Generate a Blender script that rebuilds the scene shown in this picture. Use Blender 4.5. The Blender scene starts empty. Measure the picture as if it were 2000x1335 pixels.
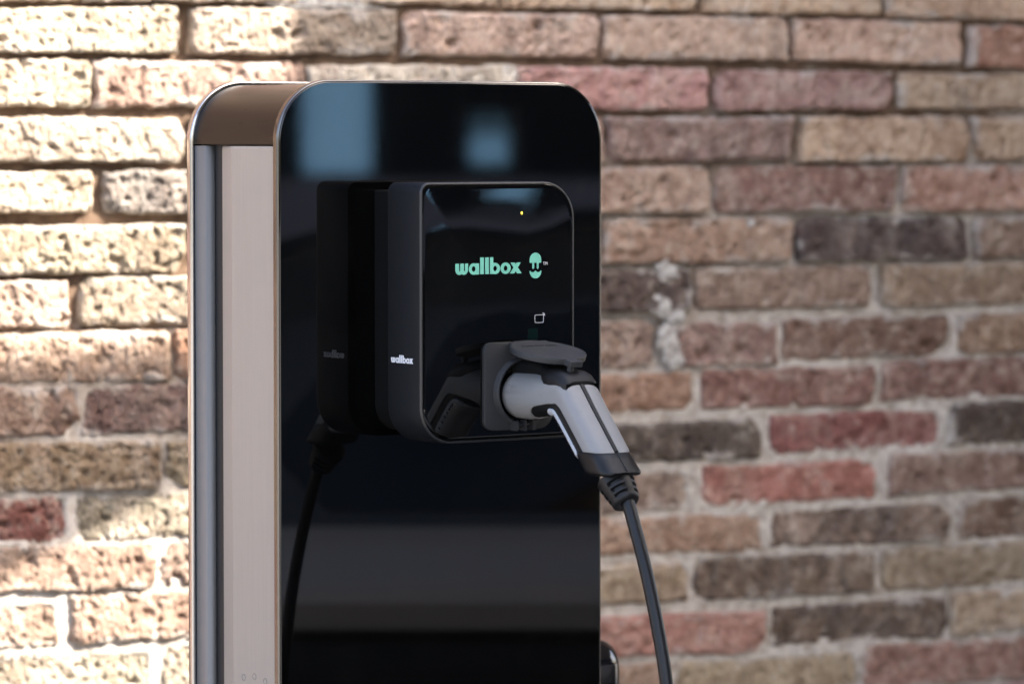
import bpy, bmesh, math, random
from mathutils import Vector, Matrix, Quaternion, noise
from mathutils.geometry import tessellate_polygon

R = math.radians
scene = bpy.context.scene
COL = scene.collection
random.seed(7)

# ------------------------------------------------------------------ camera
EYE = 1.60
cam_d = bpy.data.cameras.new('camera')
cam = bpy.data.objects.new('camera', cam_d)
COL.objects.link(cam)
cam_d.sensor_width = 36.0
cam_d.lens = 141.66
cam_d.clip_start = 0.05
cam_d.clip_end = 300.0
cam.location = (0, 0, EYE)
cam.rotation_euler = (R(90) - math.atan(407.5 / 7870.0), 0, 0)
cam_d.dof.use_dof = True
cam_d.dof.focus_distance = 4.06
cam_d.dof.aperture_fstop = 4.8
cam_d.dof.aperture_blades = 9
scene.camera = cam

# ------------------------------------------------------------------ light
AZ = Vector((0.95007, -0.31202, 0.0))          # horizontal direction towards the sun
PV = Vector((0.31202, 0.95007, 0.0))
SUN_EL = R(41)
SUN_DIR = AZ * math.cos(SUN_EL) + Vector((0, 0, math.sin(SUN_EL)))
world = bpy.data.worlds.new('World')
scene.world = world
world.use_nodes = True
nt = world.node_tree
nt.nodes.clear()
sky = nt.nodes.new('ShaderNodeTexSky')
sky.sky_type = 'NISHITA'
sky.sun_disc = False
sky.sun_elevation = SUN_EL
sky.sun_rotation = math.atan2(AZ.x, AZ.y)
sky.air_density = 0.8
sky.dust_density = 4.5
sky.ozone_density = 0.6
bg = nt.nodes.new('ShaderNodeBackground')
bg.inputs['Strength'].default_value = 0.13
wo = nt.nodes.new('ShaderNodeOutputWorld')
nt.links.new(sky.outputs[0], bg.inputs[0])
nt.links.new(bg.outputs[0], wo.inputs[0])
sun_d = bpy.data.lights.new('sun', 'SUN')
sun_d.energy = 3.5
sun_d.angle = R(0.53)
sun_d.color = (1.0, 0.96, 0.915)
sun = bpy.data.objects.new('sun', sun_d)
COL.objects.link(sun)
sun.rotation_euler = SUN_DIR.to_track_quat('Z', 'Y').to_euler()
sun.location = (4, -1, 6)

vs = scene.view_settings
vs.view_transform = 'Standard'
vs.look = 'None'
vs.exposure = 2.95
vs.gamma = 1.0
vs.use_curve_mapping = False
scene.cycles.use_denoising = True
scene.cycles.max_bounces = 10

# ------------------------------------------------------------------ helpers
def srgb(h, k=1.0):
    if isinstance(h, str):
        c = [int(h[i:i + 2], 16) / 255 for i in (0, 2, 4)]
    else:
        c = [v / 255 for v in h]
    return tuple(k * (v / 12.92 if v <= .04045 else ((v + .055) / 1.055) ** 2.4) for v in c) + (1.0,)

def new_obj(name, mesh, parent=None, mat=None):
    o = bpy.data.objects.new(name, mesh)
    COL.objects.link(o)
    if parent: o.parent = parent
    if mat:
        mesh.materials.clear()
        mesh.materials.append(mat)
    return o

def empty(name, loc=(0, 0, 0), rz=0.0):
    o = bpy.data.objects.new(name, None)
    COL.objects.link(o)
    o.location = loc
    o.rotation_euler = (0, 0, rz)
    o.empty_display_size = .1
    return o

def tag(o, label=None, cat=None, group=None, kind=None):
    if label: o['label'] = label
    if cat: o['category'] = cat
    if group: o['group'] = group
    if kind: o['kind'] = kind
    return o

def mesh_from(verts, faces, smooth=True, sharp=None):
    m = bpy.data.meshes.new('m')
    m.from_pydata([tuple(v) for v in verts], [], faces)
    bm = bmesh.new(); bm.from_mesh(m)
    bmesh.ops.recalc_face_normals(bm, faces=bm.faces)
    for e in bm.edges:
        if sharp is not None and len(e.link_faces) == 2 and e.calc_face_angle(0) > sharp: e.smooth = False
        if any(len(f.verts) > 4 for f in e.link_faces): e.smooth = False      # flat caps stay flat
    bm.to_mesh(m); bm.free()
    if smooth:
        for p in m.polygons: p.use_smooth = len(p.vertices) <= 4
    return m

def loft(rings, cap0=True, cap1=True, smooth=True, sharp=R(35), closed=True):
    """quads between equal-length rings of points"""
    n = len(rings[0]); v = []; f = []
    for r in rings: v += [Vector(p) for p in r]
    for k in range(len(rings) - 1):
        for i in range(n if closed else n - 1):
            j = (i + 1) % n
            f.append((k * n + i, k * n + j, (k + 1) * n + j, (k + 1) * n + i))
    if cap0: f.append(tuple(range(n - 1, -1, -1)))
    if cap1: f.append(tuple(range((len(rings) - 1) * n, len(rings) * n)))
    return mesh_from(v, f, smooth, sharp)

def box_bm(bm, c, s, rot=None):
    vs_ = []
    for dx in (-.5, .5):
        for dy in (-.5, .5):
            for dz in (-.5, .5):
                p = Vector((dx * s[0], dy * s[1], dz * s[2]))
                if rot is not None: p = rot @ p
                vs_.append(bm.verts.new(p + Vector(c)))
    for q in ((0, 1, 3, 2), (4, 6, 7, 5), (0, 4, 5, 1), (2, 3, 7, 6), (0, 2, 6, 4), (1, 5, 7, 3)):
        bm.faces.new([vs_[i] for i in q])

def box_mesh(c, s, rot=None, bevel=0.0, seg=2):
    bm = bmesh.new(); box_bm(bm, c, s, rot)
    if bevel:
        bmesh.ops.bevel(bm, geom=list(bm.edges), offset=bevel, segments=seg, profile=.6, affect='EDGES')
    bmesh.ops.recalc_face_normals(bm, faces=bm.faces)
    m = bpy.data.meshes.new('m'); bm.to_mesh(m); bm.free()
    return m

def rrect(u0, u1, z0, z1, tl, tr, br, bl, n=10, off=0.0):
    """rounded rectangle outline (u,z), counter-clockwise from bottom-left; off > 0 shrinks it"""
    u0 += off; u1 -= off; z0 += off; z1 -= off
    pts = []
    for (cu, cz, r, a0) in ((u0, z0, bl, 180), (u1, z0, br, 270), (u1, z1, tr, 0), (u0, z1, tl, 90)):
        r = max(r - off, 0.0004)
        su = 1 if cu == u0 else -1; sz = 1 if cz == z0 else -1
        for k in range(n + 1):
            a = R(a0 + 90 * k / n)
            pts.append((cu + su * r + r * math.cos(a), cz + sz * r + r * math.sin(a)))
    return pts

def catmull(pts, n):
    out = []
    P = [pts[0]] + list(pts) + [pts[-1]]
    for i in range(1, len(P) - 2):
        for k in range(n):
            t = k / n
            out.append(tuple(.5 * ((2 * b) + (-a + c) * t + (2 * a - 5 * b + 4 * c - d) * t * t + (-a + 3 * b - 3 * c + d) * t ** 3)
                             for a, b, c, d in zip(P[i - 1], P[i], P[i + 1], P[i + 2])))
    out.append(tuple(pts[-1]))
    return out

def tube(path, rad, n=16):
    path = [Vector(p) for p in path]
    rings = []; up = Vector((0, 1, 0))
    for i, p in enumerate(path):
        t = (path[min(i + 1, len(path) - 1)] - path[max(i - 1, 0)]).normalized()
        up = (up - t * up.dot(t)).normalized()
        b = t.cross(up)
        r = rad[i] if isinstance(rad, (list, tuple)) else rad
        rings.append([p + (up * math.cos(2 * math.pi * k / n) + b * math.sin(2 * math.pi * k / n)) * r for k in range(n)])
    return loft(rings)

# ------------------------------------------------------------------ materials
def mat(name, col=(.5, .5, .5), rough=.5, metal=0.0, spec=.5, coat=0.0, ior=1.5, emit=None, aniso=0.0):
    m = bpy.data.materials.new(name); m.use_nodes = True
    b = m.node_tree.nodes['Principled BSDF']
    b.inputs['Base Color'].default_value = tuple(col[:3]) + (1,)
    b.inputs['Roughness'].default_value = rough
    b.inputs['Metallic'].default_value = metal
    b.inputs['Specular IOR Level'].default_value = spec
    b.inputs['IOR'].default_value = ior
    b.inputs['Coat Weight'].default_value = coat
    b.inputs['Coat Roughness'].default_value = .03
    b.inputs['Anisotropic'].default_value = aniso
    if emit:
        b.inputs['Emission Color'].default_value = tuple(emit[:3]) + (1,)
        b.inputs['Emission Strength'].default_value = emit[3]
    return m

class G:
    """small node-graph helper"""
    def __init__(s, m):
        s.t = m.node_tree; s.N = s.t.nodes; s.L = s.t.links; s.b = s.N['Principled BSDF']
    def n(s, typ, **kw):
        x = s.N.new(typ)
        for k, v in kw.items(): setattr(x, k, v)
        return x
    def link(s, a, b): s.L.new(a, b)
    def coord(s, which='Object', scale=(1, 1, 1), rand=False):
        c = s.n('ShaderNodeTexCoord'); mp = s.n('ShaderNodeMapping')
        mp.inputs['Scale'].default_value = scale
        s.link(c.outputs[which], mp.inputs['Vector'])
        if rand:
            oi = s.n('ShaderNodeObjectInfo'); mu = s.n('ShaderNodeVectorMath', operation='SCALE')
            cb = s.n('ShaderNodeCombineXYZ')
            for i in range(3): s.link(oi.outputs['Random'], cb.inputs[i])
            s.link(cb.outputs[0], mu.inputs[0]); mu.inputs['Scale'].default_value = 37.0
            s.link(mu.outputs[0], mp.inputs['Location'])
        return mp.outputs[0]
    def noise(s, vec, scale, detail=4, rough=.55, dist=0.0):
        x = s.n('ShaderNodeTexNoise'); x.inputs['Scale'].default_value = scale
        x.inputs['Detail'].default_value = detail; x.inputs['Roughness'].default_value = rough
        x.inputs['Distortion'].default_value = dist
        s.link(vec, x.inputs['Vector']); return x.outputs['Fac']
    def ramp(s, fac, stops):
        x = s.n('ShaderNodeValToRGB'); e = x.color_ramp.elements
        while len(e) < len(stops): e.new(.5)
        for q, (p, c) in zip(e, stops):
            q.position = p; q.color = c if isinstance(c, tuple) else (c, c, c, 1)
        s.link(fac, x.inputs[0]); return x.outputs[0]
    def math(s, op, a, b=None, clamp=False):
        x = s.n('ShaderNodeMath', operation=op, use_clamp=clamp)
        for i, v in enumerate((a, b)):
            if v is None: continue
            if hasattr(v, 'links') or hasattr(v, 'is_linked'): s.link(v, x.inputs[i])
            else: x.inputs[i].default_value = v
        return x.outputs[0]
    def mix(s, fac, a, b, blend='MIX'):
        x = s.n('ShaderNodeMix', data_type='RGBA', blend_type=blend)
        for i, v in ((0, fac), (6, a), (7, b)):
            if hasattr(v, 'is_linked'): s.link(v, x.inputs[i])
            else: x.inputs[i].default_value = v
        return x.outputs[2]
    def bump(s, h, dist, strength=1.0, prev=None):
        x = s.n('ShaderNodeBump'); x.inputs['Distance'].default_value = dist; x.inputs['Strength'].default_value = strength
        s.link(h, x.inputs['Height'])
        if prev is not None: s.link(prev, x.inputs['Normal'])
        return x.outputs[0]

def brick_material(vcol=False):
    m = mat('fired_brick', rough=.92, spec=.15); g = G(m)
    v = g.coord('Object', rand=not vcol)
    if vcol:
        a = g.n('ShaderNodeAttribute'); a.attribute_name = 'tint'; base = a.outputs['Color']; soot = .25
    else:
        oi = g.n('ShaderNodeObjectInfo'); base = oi.outputs['Color']
        a = g.n('ShaderNodeAttribute'); a.attribute_type = 'OBJECT'; a.attribute_name = 'soot'; soot = a.outputs['Fac']
    big = g.noise(v, 12, 4, .6, .6)
    mid = g.noise(v, 55, 5, .62, .3)
    fine = g.noise(v, 320, 3, .65)
    h1 = g.noise(g.coord('Object', (1, 1, .7), rand=not vcol), 16, 3, .55, .8)
    vs2 = g.n('ShaderNodeVectorMath', operation='ADD'); g.link(v, vs2.inputs[0]); vs2.inputs[1].default_value = (7.3, 2.1, 5.7)
    h2 = g.noise(vs2.outputs[0], 13, 4, .6, .8)
    h3 = g.noise(vs2.outputs[0], 30, 4, .6, .5)
    c = g.mix(g.ramp(big, [(.36, .85), (.60, 0.0)]), base, g.mix(1.0, base, (.66, .60, .585, 1), 'MULTIPLY'))
    c = g.mix(g.ramp(h1, [(.50, 0.0), (.68, .55)]), c, g.mix(.55, base, (.50, .385, .30, 1)))
    c = g.mix(g.ramp(h2, [(.52, 0.0), (.70, .55)]), c, g.mix(.5, base, (.50, .435, .345, 1)))
    c = g.mix(g.ramp(h3, [(.34, .5), (.48, 0.0)]), c, g.mix(1.0, base, (.54, .49, .505, 1), 'MULTIPLY'))
    c = g.mix(g.ramp(mid, [(.30, .75), (.52, 0.0)]), c, g.mix(1.0, c, (.44, .38, .335, 1), 'MULTIPLY'))
    c = g.mix(g.ramp(mid, [(.56, 0.0), (.74, .55)]), c, (.58, .50, .40, 1))
    c = g.mix(g.ramp(fine, [(.30, .45), (.48, 0.0)]), c, g.mix(1.0, c, (.42, .36, .31, 1), 'MULTIPLY'))
    sv = g.coord('Object', (1.0, 1.0, .55), rand=not vcol)
    sn = g.noise(sv, 20, 6, .68, .8)
    sm = g.math('ADD', sn, g.math('MULTIPLY', g.math('SUBTRACT', soot, .5), .46), True)
    c = g.mix(g.ramp(sm, [(.44, 0.0), (.58, .38), (.80, .76)]), c, (.050, .041, .038, 1))
    # lime mortar smeared over the arrises of some bricks
    tc = g.n('ShaderNodeTexCoord'); sp = g.n('ShaderNodeSeparateXYZ'); g.link(tc.outputs['Object'], sp.inputs[0])
    if not vcol:
        ez = g.math('ABSOLUTE', sp.outputs['Z']); ex = g.math('ABSOLUTE', sp.outputs['X'])
        e = g.math('MAXIMUM', g.math('MULTIPLY', g.math('SUBTRACT', ez, .012), 26.0), g.math('MULTIPLY', g.math('SUBTRACT', ex, .128), 24.0))
        e = g.math('ADD', g.math('MAXIMUM', e, -.2), g.math('MULTIPLY', g.math('SUBTRACT', g.noise(vs2.outputs[0], 22, 5, .65, .4), .5), 2.2))
        c = g.mix(g.ramp(e, [(.34, 0.0), (.62, .72)]), c, (.43, .38, .325, 1))
    g.link(c, g.b.inputs['Base Color'])
    vo = g.n('ShaderNodeTexVoronoi'); vo.inputs['Scale'].default_value = 170; g.link(v, vo.inputs['Vector'])
    b1 = g.bump(vo.outputs['Distance'], .0022, .8)
    b2 = g.bump(mid, .0030, .8, b1)
    b3 = g.bump(fine, .0024, 1.0, b2)
    g.link(b3, g.b.inputs['Normal'])
    return m
M = {}
M['brick'] = brick_material()
M['brick_v'] = brick_material(True)

def mortar_material():
    m = mat('lime_mortar', rough=.95, spec=.1); g = G(m)
    v = g.coord('Object')
    n1 = g.noise(v, 7, 5, .62); n2 = g.noise(v, 60, 4, .6); n3 = g.noise(v, 500, 3, .6)
    tc = g.n('ShaderNodeTexCoord'); sp = g.n('ShaderNodeSeparateXYZ'); g.link(tc.outputs['Object'], sp.inputs[0])
    # upper brown sand mortar, joint shade and bounce put into it; lower repointed grey
    h = g.math('MULTIPLY', g.math('SUBTRACT', 1.56, sp.outputs['Z']), 3.4)
    h = g.math('ADD', h, g.math('MULTIPLY', sp.outputs['X'], .75))
    h = g.math('ADD', h, g.math('MULTIPLY', g.math('SUBTRACT', n1, .5), 2.6), True)
    c = g.mix(h, (.135, .090, .060, 1), (.52, .465, .40, 1))
    c = g.mix(g.ramp(n2, [(.32, .8), (.58, 0.0)]), c, g.mix(1.0, c, (.45, .40, .35, 1), 'MULTIPLY'))
    c = g.mix(g.ramp(n3, [(.35, .35), (.6, 0.0)]), c, g.mix(1.0, c, (.5, .46, .42, 1), 'MULTIPLY'))
    g.link(c, g.b.inputs['Base Color'])
    b1 = g.bump(n2, .004, .7); b2 = g.bump(n3, .001, .8, b1)
    g.link(b2, g.b.inputs['Normal'])
    return m
M['mortar'] = mortar_material()

def splash_material():
    m = mat('lime_splash_and_blur', (.45, .42, .38), .95, spec=.1); g = G(m)
    v = g.coord('Object'); n = g.noise(v, 120, 4)
    g.link(g.ramp(n, [(.35, (.25, .22, .19, 1)), (.65, (.52, .49, .44, 1))]), g.b.inputs['Base Color'])
    g.link(g.bump(n, .003), g.b.inputs['Normal'])
    return m
M['splash'] = splash_material()

def black_glass(name, wav=0.0):
    m = mat(name, (.0012, .0012, .0012), .015, spec=.5, ior=1.5); g = G(m)
    v = g.coord('Object')
    d = g.noise(v, 900, 2, .5)
    g.link(g.ramp(d, [(.4, .012), (.75, .05)]), g.b.inputs['Roughness'])
    sm = g.noise(g.coord('Object', (1, 1, .35)), 18, 5, .6, .6)                    # faint wiped smears and dust
    vo = g.n('ShaderNodeTexVoronoi'); vo.inputs['Scale'].default_value = 160; g.link(v, vo.inputs['Vector'])
    dots = g.math('MULTIPLY', g.ramp(vo.outputs['Distance'], [(.03, 1.0), (.07, 0.0)]), g.ramp(g.noise(v, 30, 2), [(.55, 0.0), (.66, 1.0)]))
    dust = g.math('ADD', g.math('MULTIPLY', g.ramp(sm, [(.5, 0.0), (.8, 1.0)]), .0022), g.math('MULTIPLY', dots, .03))
    g.link(g.mix(dust, (.0012, .0012, .0012, 1), (.8, .78, .74, 1)), g.b.inputs['Base Color'])
    if wav:
        g.link(g.bump(g.noise(g.coord('Object', (1, 1, 1.6)), 9, 1, .4), wav, 1.0), g.b.inputs['Normal'])
    return m
M['panel_glass'] = black_glass('black_panel_glass')
M['face_glass'] = black_glass('black_device_glass', .00035)

def brushed(name, col, rough, scale, metal=1.0, aniso=.5, amp=.1):
    m = mat(name, col, rough, metal, aniso=aniso); g = G(m)
    v = g.coord('Object', scale); n = g.noise(v, 1.0, 4, .65)
    v2 = g.coord('Object'); n2 = g.noise(v2, 11, 4, .6)
    r = g.math('ADD', g.math('MULTIPLY', n, amp), g.math('MULTIPLY', n2, .08))
    g.link(g.math('ADD', r, rough - amp * .5 - .04), g.b.inputs['Roughness'])
    g.link(g.mix(g.ramp(n, [(.35, .22), (.65, 0.0)]), tuple(col) + (1,), tuple(c * .7 for c in col) + (1,)), g.b.inputs['Base Color'])
    g.link(g.bump(n, .00012, .6), g.b.inputs['Normal'])
    return m
M['trim'] = mat('polished_edge_trim', (.12, .117, .113), .18, 1.0)
M['trim_back'] = mat('polished_back_trim', (.36, .36, .36), .14, 1.0)
M['steel'] = brushed('brushed_steel', (.022, .0208, .020), .30, (260, 14, 260))
M['cover'] = brushed('satin_grey_paint', (.26, .243, .214), .50, (500, 500, 9), metal=.12, amp=.06, aniso=0)
M['strip'] = brushed('satin_grey_strip', (.145, .141, .132), .58, (500, 500, 7), metal=.1, amp=.06, aniso=0)
M['slot'] = mat('black_slot', (.008, .008, .008), .6)
def plastic(name, col, rough, grain=.00012, scale=1800, vary=.06):
    m = mat(name, col, rough, spec=.24); g = G(m)
    v = g.coord('Object'); n = g.noise(v, scale, 2, .5); n2 = g.noise(v, 35, 4, .6)
    g.link(g.bump(n, grain, .8), g.b.inputs['Normal'])
    n4 = g.noise(v, 140, 5, .65, .5)                                   # light scuffing and dust
    g.link(g.mix(g.ramp(n4, [(.50, 0.0), (.72, .16)]), tuple(col) + (1,), tuple(c * .55 + .03 for c in col) + (1,)), g.b.inputs['Base Color'])
    g.link(g.math('ADD', g.math('MULTIPLY', n2, vary * 2), rough - vary), g.b.inputs['Roughness'])
    return m
M['slate'] = plastic('dark_slate_plastic', (.0065, .0075, .0095), .48)
M['socket'] = plastic('charcoal_socket_plastic', (.022, .0225, .024), .46, .0002, 1400, .1)
M['lid'] = plastic('charcoal_lid_plastic', (.026, .0265, .028), .52, .0002, 1400, .1)
M['black'] = plastic('black_plastic', (.006, .006, .0065), .45)
M['collar'] = plastic('black_collar_plastic', (.007, .007, .0075), .36)
M['grey'] = plastic('blue_grey_plastic', (.192, .191, .189), .36)
M['pale'] = plastic('pale_grey_grip', (.40, .415, .44), .5)
M['rubber'] = plastic('black_rubber', (.007, .0072, .008), .42)
M['cable'] = plastic('black_cable_sheath', (.008, .0085, .010), .34, .0001, 700)
M['gloss_black'] = mat('gloss_black_plastic', (.006, .006, .007), .08)
M['mint'] = mat('mint_print', (.16, .46, .345), .4)
M['white_ink'] = mat('white_print', (.55, .56, .58), .45)
M['icon_ink'] = mat('icon_print', (.42, .42, .44), .45)
M['led'] = mat('yellow_led', (.5, .4, .05), .4, emit=(.6, .42, .03, .5))
M['dark_line'] = mat('hole_rim', (.10, .10, .10), .5)

# ------------------------------------------------------------------ ground
def ground_mat():
    m = mat('paving_concrete', rough=.9, spec=.2); g = G(m)
    v = g.coord('Object'); n = g.noise(v, 1.3, 6, .6); f = g.noise(v, 60, 4, .6)
    c = g.mix(n, (.20, .185, .165, 1), (.30, .28, .25, 1))
    g.link(g.mix(g.ramp(f, [(.35, .4), (.6, 0.0)]), c, (.14, .13, .12, 1)), g.b.inputs['Base Color'])
    g.link(g.bump(f, .003), g.b.inputs['Normal'])
    return m
gm = mesh_from([(-120, -120, 0), (120, -120, 0), (120, 120, 0), (-120, 120, 0)], [(0, 1, 2, 3)], False)
ground = tag(new_obj('pavement', gm, None, ground_mat()), kind='structure')

# ------------------------------------------------------------------ brick wall
WALL_RZ = R(27.5)
wall = tag(empty('brick_wall', (0, 5.225, 0), WALL_RZ),
           'weathered brick wall in pink, cream and dark bricks, sunlit at one end, behind the charging post', 'brick wall')
WALL_TOP = 2.85
S0, S1 = -2.9, 3.1

COURSES = [
 [(-0.8677,-0.5936,1.8102,1.8131,1.7586,1.7625,(144,125,105),0), (-0.5836,-0.3083,1.8132,1.8161,1.7626,1.7659,(144,125,105),0), (-0.2977,-0.0186,1.8162,1.8192,1.7658,1.7663,(206,180,150),0), (-0.0089,0.2766,1.8192,1.8177,1.7631,1.7626,(193,163,129),0), (0.2892,0.5655,1.8175,1.8158,1.76,1.7611,(197,167,133),0), (0.5803,0.8761,1.8156,1.8139,1.7591,1.7555,(193,160,128),0)],
 [(-0.7394,-0.4686,1.7489,1.7559,1.6995,1.6996,(152,140,116),0), (-0.4459,-0.1633,1.7543,1.7551,1.6991,1.7004,(147,131,112),0), (-0.1495,0.1283,1.7533,1.7551,1.6992,1.6997,(195,165,143),0.35), (0.1383,0.4179,1.7526,1.7536,1.6982,1.6981,(185,155,131),0.35), (0.4316,0.6973,1.7524,1.751,1.6982,1.6943,(192,157,132),0), (0.7125,1.0259,1.7476,1.7438,1.6928,1.6861,(169,120,94),0)],
 [(-0.8464,-0.5809,1.6881,1.6885,1.6334,1.6334,(149,137,114),0.1), (-0.5735,-0.291,1.6879,1.6877,1.6333,1.6329,(144,118,101),0.05), (-0.2847,0.0037,1.6851,1.686,1.6329,1.6318,(193,182,162),0.3), (0.0105,0.2974,1.6854,1.6856,1.6316,1.6312,(181,132,122),0.1), (0.3108,0.5877,1.6829,1.6828,1.6306,1.6327,(156,120,110),0.15), (0.5993,0.8946,1.6815,1.6804,1.6342,1.6348,(175,150,122),0.3)],
 [(-0.7325,-0.4575,1.618,1.6178,1.5665,1.5644,(147,134,114),0), (-0.4465,-0.1621,1.6178,1.6179,1.5644,1.5641,(129,112,95),0), (-0.1533,0.1361,1.6179,1.6181,1.5641,1.5638,(175,140,121),0), (0.1476,0.4225,1.6181,1.6206,1.5638,1.5636,(146,116,105),0.5), (0.4426,0.7092,1.6206,1.6204,1.5635,1.5634,(177,147,116),0), (0.7219,1.0182,1.6197,1.6201,1.5634,1.5626,(170,141,110),0)],
 [(-0.8443,-0.5784,1.5527,1.5522,1.5065,1.5032,(151,136,112),0.1), (-0.5635,-0.2879,1.5516,1.5538,1.5017,1.4976,(122,115,105),0.5), (-0.2772,0,1.5539,1.5542,1.4976,1.4965,(164,140,116),0), (0.0112,0.2994,1.5543,1.5544,1.4965,1.4952,(162,133,111),0.25), (0.3136,0.5901,1.5544,1.5547,1.4952,1.4947,(135,100,87),0.2), (0.6083,0.8958,1.5546,1.554,1.4947,1.4943,(172,132,110),0)],
 [(-0.7348,-0.4595,1.4856,1.4861,1.4283,1.4282,(147,134,108),0.15), (-0.4478,-0.1695,1.4862,1.486,1.4283,1.4291,(122,105,88),0), (-0.1586,0.1287,1.4861,1.4859,1.4292,1.43,(154,130,106),0), (0.1402,0.4271,1.4859,1.4844,1.4301,1.4279,(156,126,102),0.2), (0.4376,0.7093,1.4845,1.4844,1.428,1.4286,(94,76,69),0.72), (0.7262,1.0196,1.4846,1.4849,1.4286,1.4281,(133,108,89),0.2)],
 [(-0.871,-0.6114,1.418,1.418,1.3634,1.3626,(147,124,105),0), (-0.5926,-0.3202,1.4209,1.4201,1.3648,1.3649,(140,127,105),0.2), (-0.3096,-0.0299,1.4202,1.4205,1.3651,1.3662,(154,130,106),0), (-0.0187,0.2683,1.4206,1.4207,1.3663,1.3663,(97,80,70),0.65), (0.2809,0.5496,1.4207,1.4192,1.3663,1.3648,(135,110,91),0.25), (0.5719,0.8622,1.4203,1.4211,1.3648,1.364,(146,122,97),0.1)],
 [(-0.7488,-0.4808,1.3555,1.3546,1.296,1.2934,(144,118,96),0), (-0.4684,-0.1879,1.3546,1.3531,1.2935,1.2928,(144,105,77),0), (-0.177,0.0906,1.3531,1.3517,1.2929,1.2922,(133,110,92),0), (0.1021,0.2099,1.3517,1.3499,1.2923,1.2915,(146,120,102),0.1), (0.2489,0.4019,1.3477,1.3457,1.2914,1.2905,(140,109,96),0.3), (0.4164,0.6774,1.3495,1.3467,1.2951,1.2973,(125,96,79),0.3), (0.6984,0.9855,1.3492,1.3491,1.2969,1.2971,(146,117,91),0.1)],
 [(-0.8657,-0.6021,1.2898,1.2874,1.2321,1.23,(133,105,85),0.3), (-0.5927,-0.3171,1.2871,1.2857,1.23,1.2302,(111,86,77),0.45), (-0.3064,-0.0225,1.2857,1.2842,1.2305,1.2331,(133,105,87),0), (-0.0112,0.271,1.2842,1.2817,1.2334,1.2326,(156,120,94),0), (0.2883,0.5569,1.2847,1.2822,1.2341,1.2305,(135,96,83),0.2), (0.5734,0.8546,1.2889,1.2899,1.235,1.2343,(135,100,87),0.25)],
 [(-0.7596,-0.4938,1.2207,1.2198,1.1644,1.1611,(125,104,77),0.1), (-0.4842,-0.2063,1.217,1.2168,1.1614,1.1647,(131,115,87),0), (-0.1954,0.0831,1.2169,1.2167,1.1651,1.1684,(123,100,82),0), (0.0946,0.376,1.2168,1.2168,1.1688,1.1651,(94,81,68),0.62), (0.392,0.6656,1.2205,1.22,1.1694,1.167,(142,86,78),0.25), (0.6782,0.9689,1.2282,1.2293,1.1716,1.1736,(98,83,69),0.55)],
 [(-0.8701,-0.613,1.1553,1.1545,1.0997,1.0988,(125,76,64),0.2), (-0.6042,-0.3316,1.153,1.152,1.0988,1.0978,(136,127,105),0.2), (-0.321,-0.03,1.1522,1.1522,1.0981,1.1002,(133,110,92),0), (-0.0187,0.269,1.1524,1.1533,1.1005,1.1006,(133,112,95),0.4), (0.2863,0.5609,1.1556,1.1567,1.1021,1.1027,(167,107,91),0.2), (0.5858,0.8644,1.1609,1.1615,1.1048,1.1101,(133,104,89),0.25)],
 [(-0.7671,-0.5013,1.0957,1.0923,1.0431,1.0361,(138,113,93),0.1), (-0.4909,-0.2101,1.0925,1.0925,1.0364,1.0403,(133,112,95),0.1), (-0.1993,0.0909,1.0927,1.0927,1.0407,1.0447,(144,120,97),0), (0.1023,0.3804,1.093,1.0889,1.0451,1.0392,(156,124,98),0.2), (0.3965,0.6825,1.0905,1.0907,1.0434,1.0389,(125,104,87),0.5), (0.7019,0.9791,1.095,1.0954,1.0394,1.04,(125,100,81),0.3)],
 [(-0.8808,-0.6285,1.0302,1.0275,0.9739,0.9705,(147,124,103),0.1), (-0.611,-0.3356,1.0317,1.0289,0.9709,0.9699,(140,112,91),0.15), (-0.325,-0.0375,1.0292,1.0307,0.9705,0.9768,(144,120,97),0), (-0.0262,0.263,1.031,1.0302,0.9774,0.9794,(161,140,110),0.1), (0.2756,0.5558,1.034,1.0286,0.9794,0.9745,(121,101,82),0.55), (0.5699,0.8655,1.0324,1.0324,0.9747,0.9735,(146,127,100),0.2)],
 [(-0.7714,-0.5033,0.9658,0.9605,0.9124,0.9054,(140,130,108),0.2), (-0.4881,-0.2068,0.9607,0.9614,0.9057,0.9076,(129,118,98),0.2), (-0.1959,0.091,0.9617,0.9625,0.908,0.91,(144,120,97),0), (0.1025,0.3833,0.9628,0.9581,0.9104,0.904,(167,114,97),0), (0.3986,0.6774,0.9616,0.961,0.9088,0.9076,(113,93,75),0.6), (0.6892,0.9803,0.9655,0.9648,0.9081,0.9085,(173,150,120),0.1)],
 [(-0.8754,-0.6125,0.9056,0.9037,0.8504,0.8488,(136,122,101),0), (-0.6024,-0.3289,0.9039,0.9016,0.849,0.8481,(122,105,88),0), (-0.3183,-0.0375,0.9018,0.8994,0.8484,0.8475,(154,120,97),0), (-0.0263,0.2382,0.8996,0.897,0.8478,0.8459,(154,125,101),0), (0.25,0.5318,0.8971,0.8944,0.8461,0.8425,(156,137,106),0.1), (0.5458,0.8405,0.9001,0.8965,0.8426,0.8389,(146,107,91),0.25)],
]


PALETTE = [(188, 163, 134), (192, 167, 138), (180, 157, 136), (165, 120, 97), (176, 132, 126), (170, 150, 126), (172, 147, 120), (132, 112, 100), (152, 120, 106), (152, 133, 112), (142, 109, 99), (138, 86, 81), (92, 81, 74), (157, 140, 114), (163, 107, 94)]

def brick_tint(c):
    r, g_, b_, _ = srgb(c); m_ = (r + g_ + b_) / 3
    return tuple(min(.8, (m_ + (v - m_) * .75) * k_) for v, k_ in ((r, 1.20), (g_, 1.165), (b_, 1.12))) + (1.0,)

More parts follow.
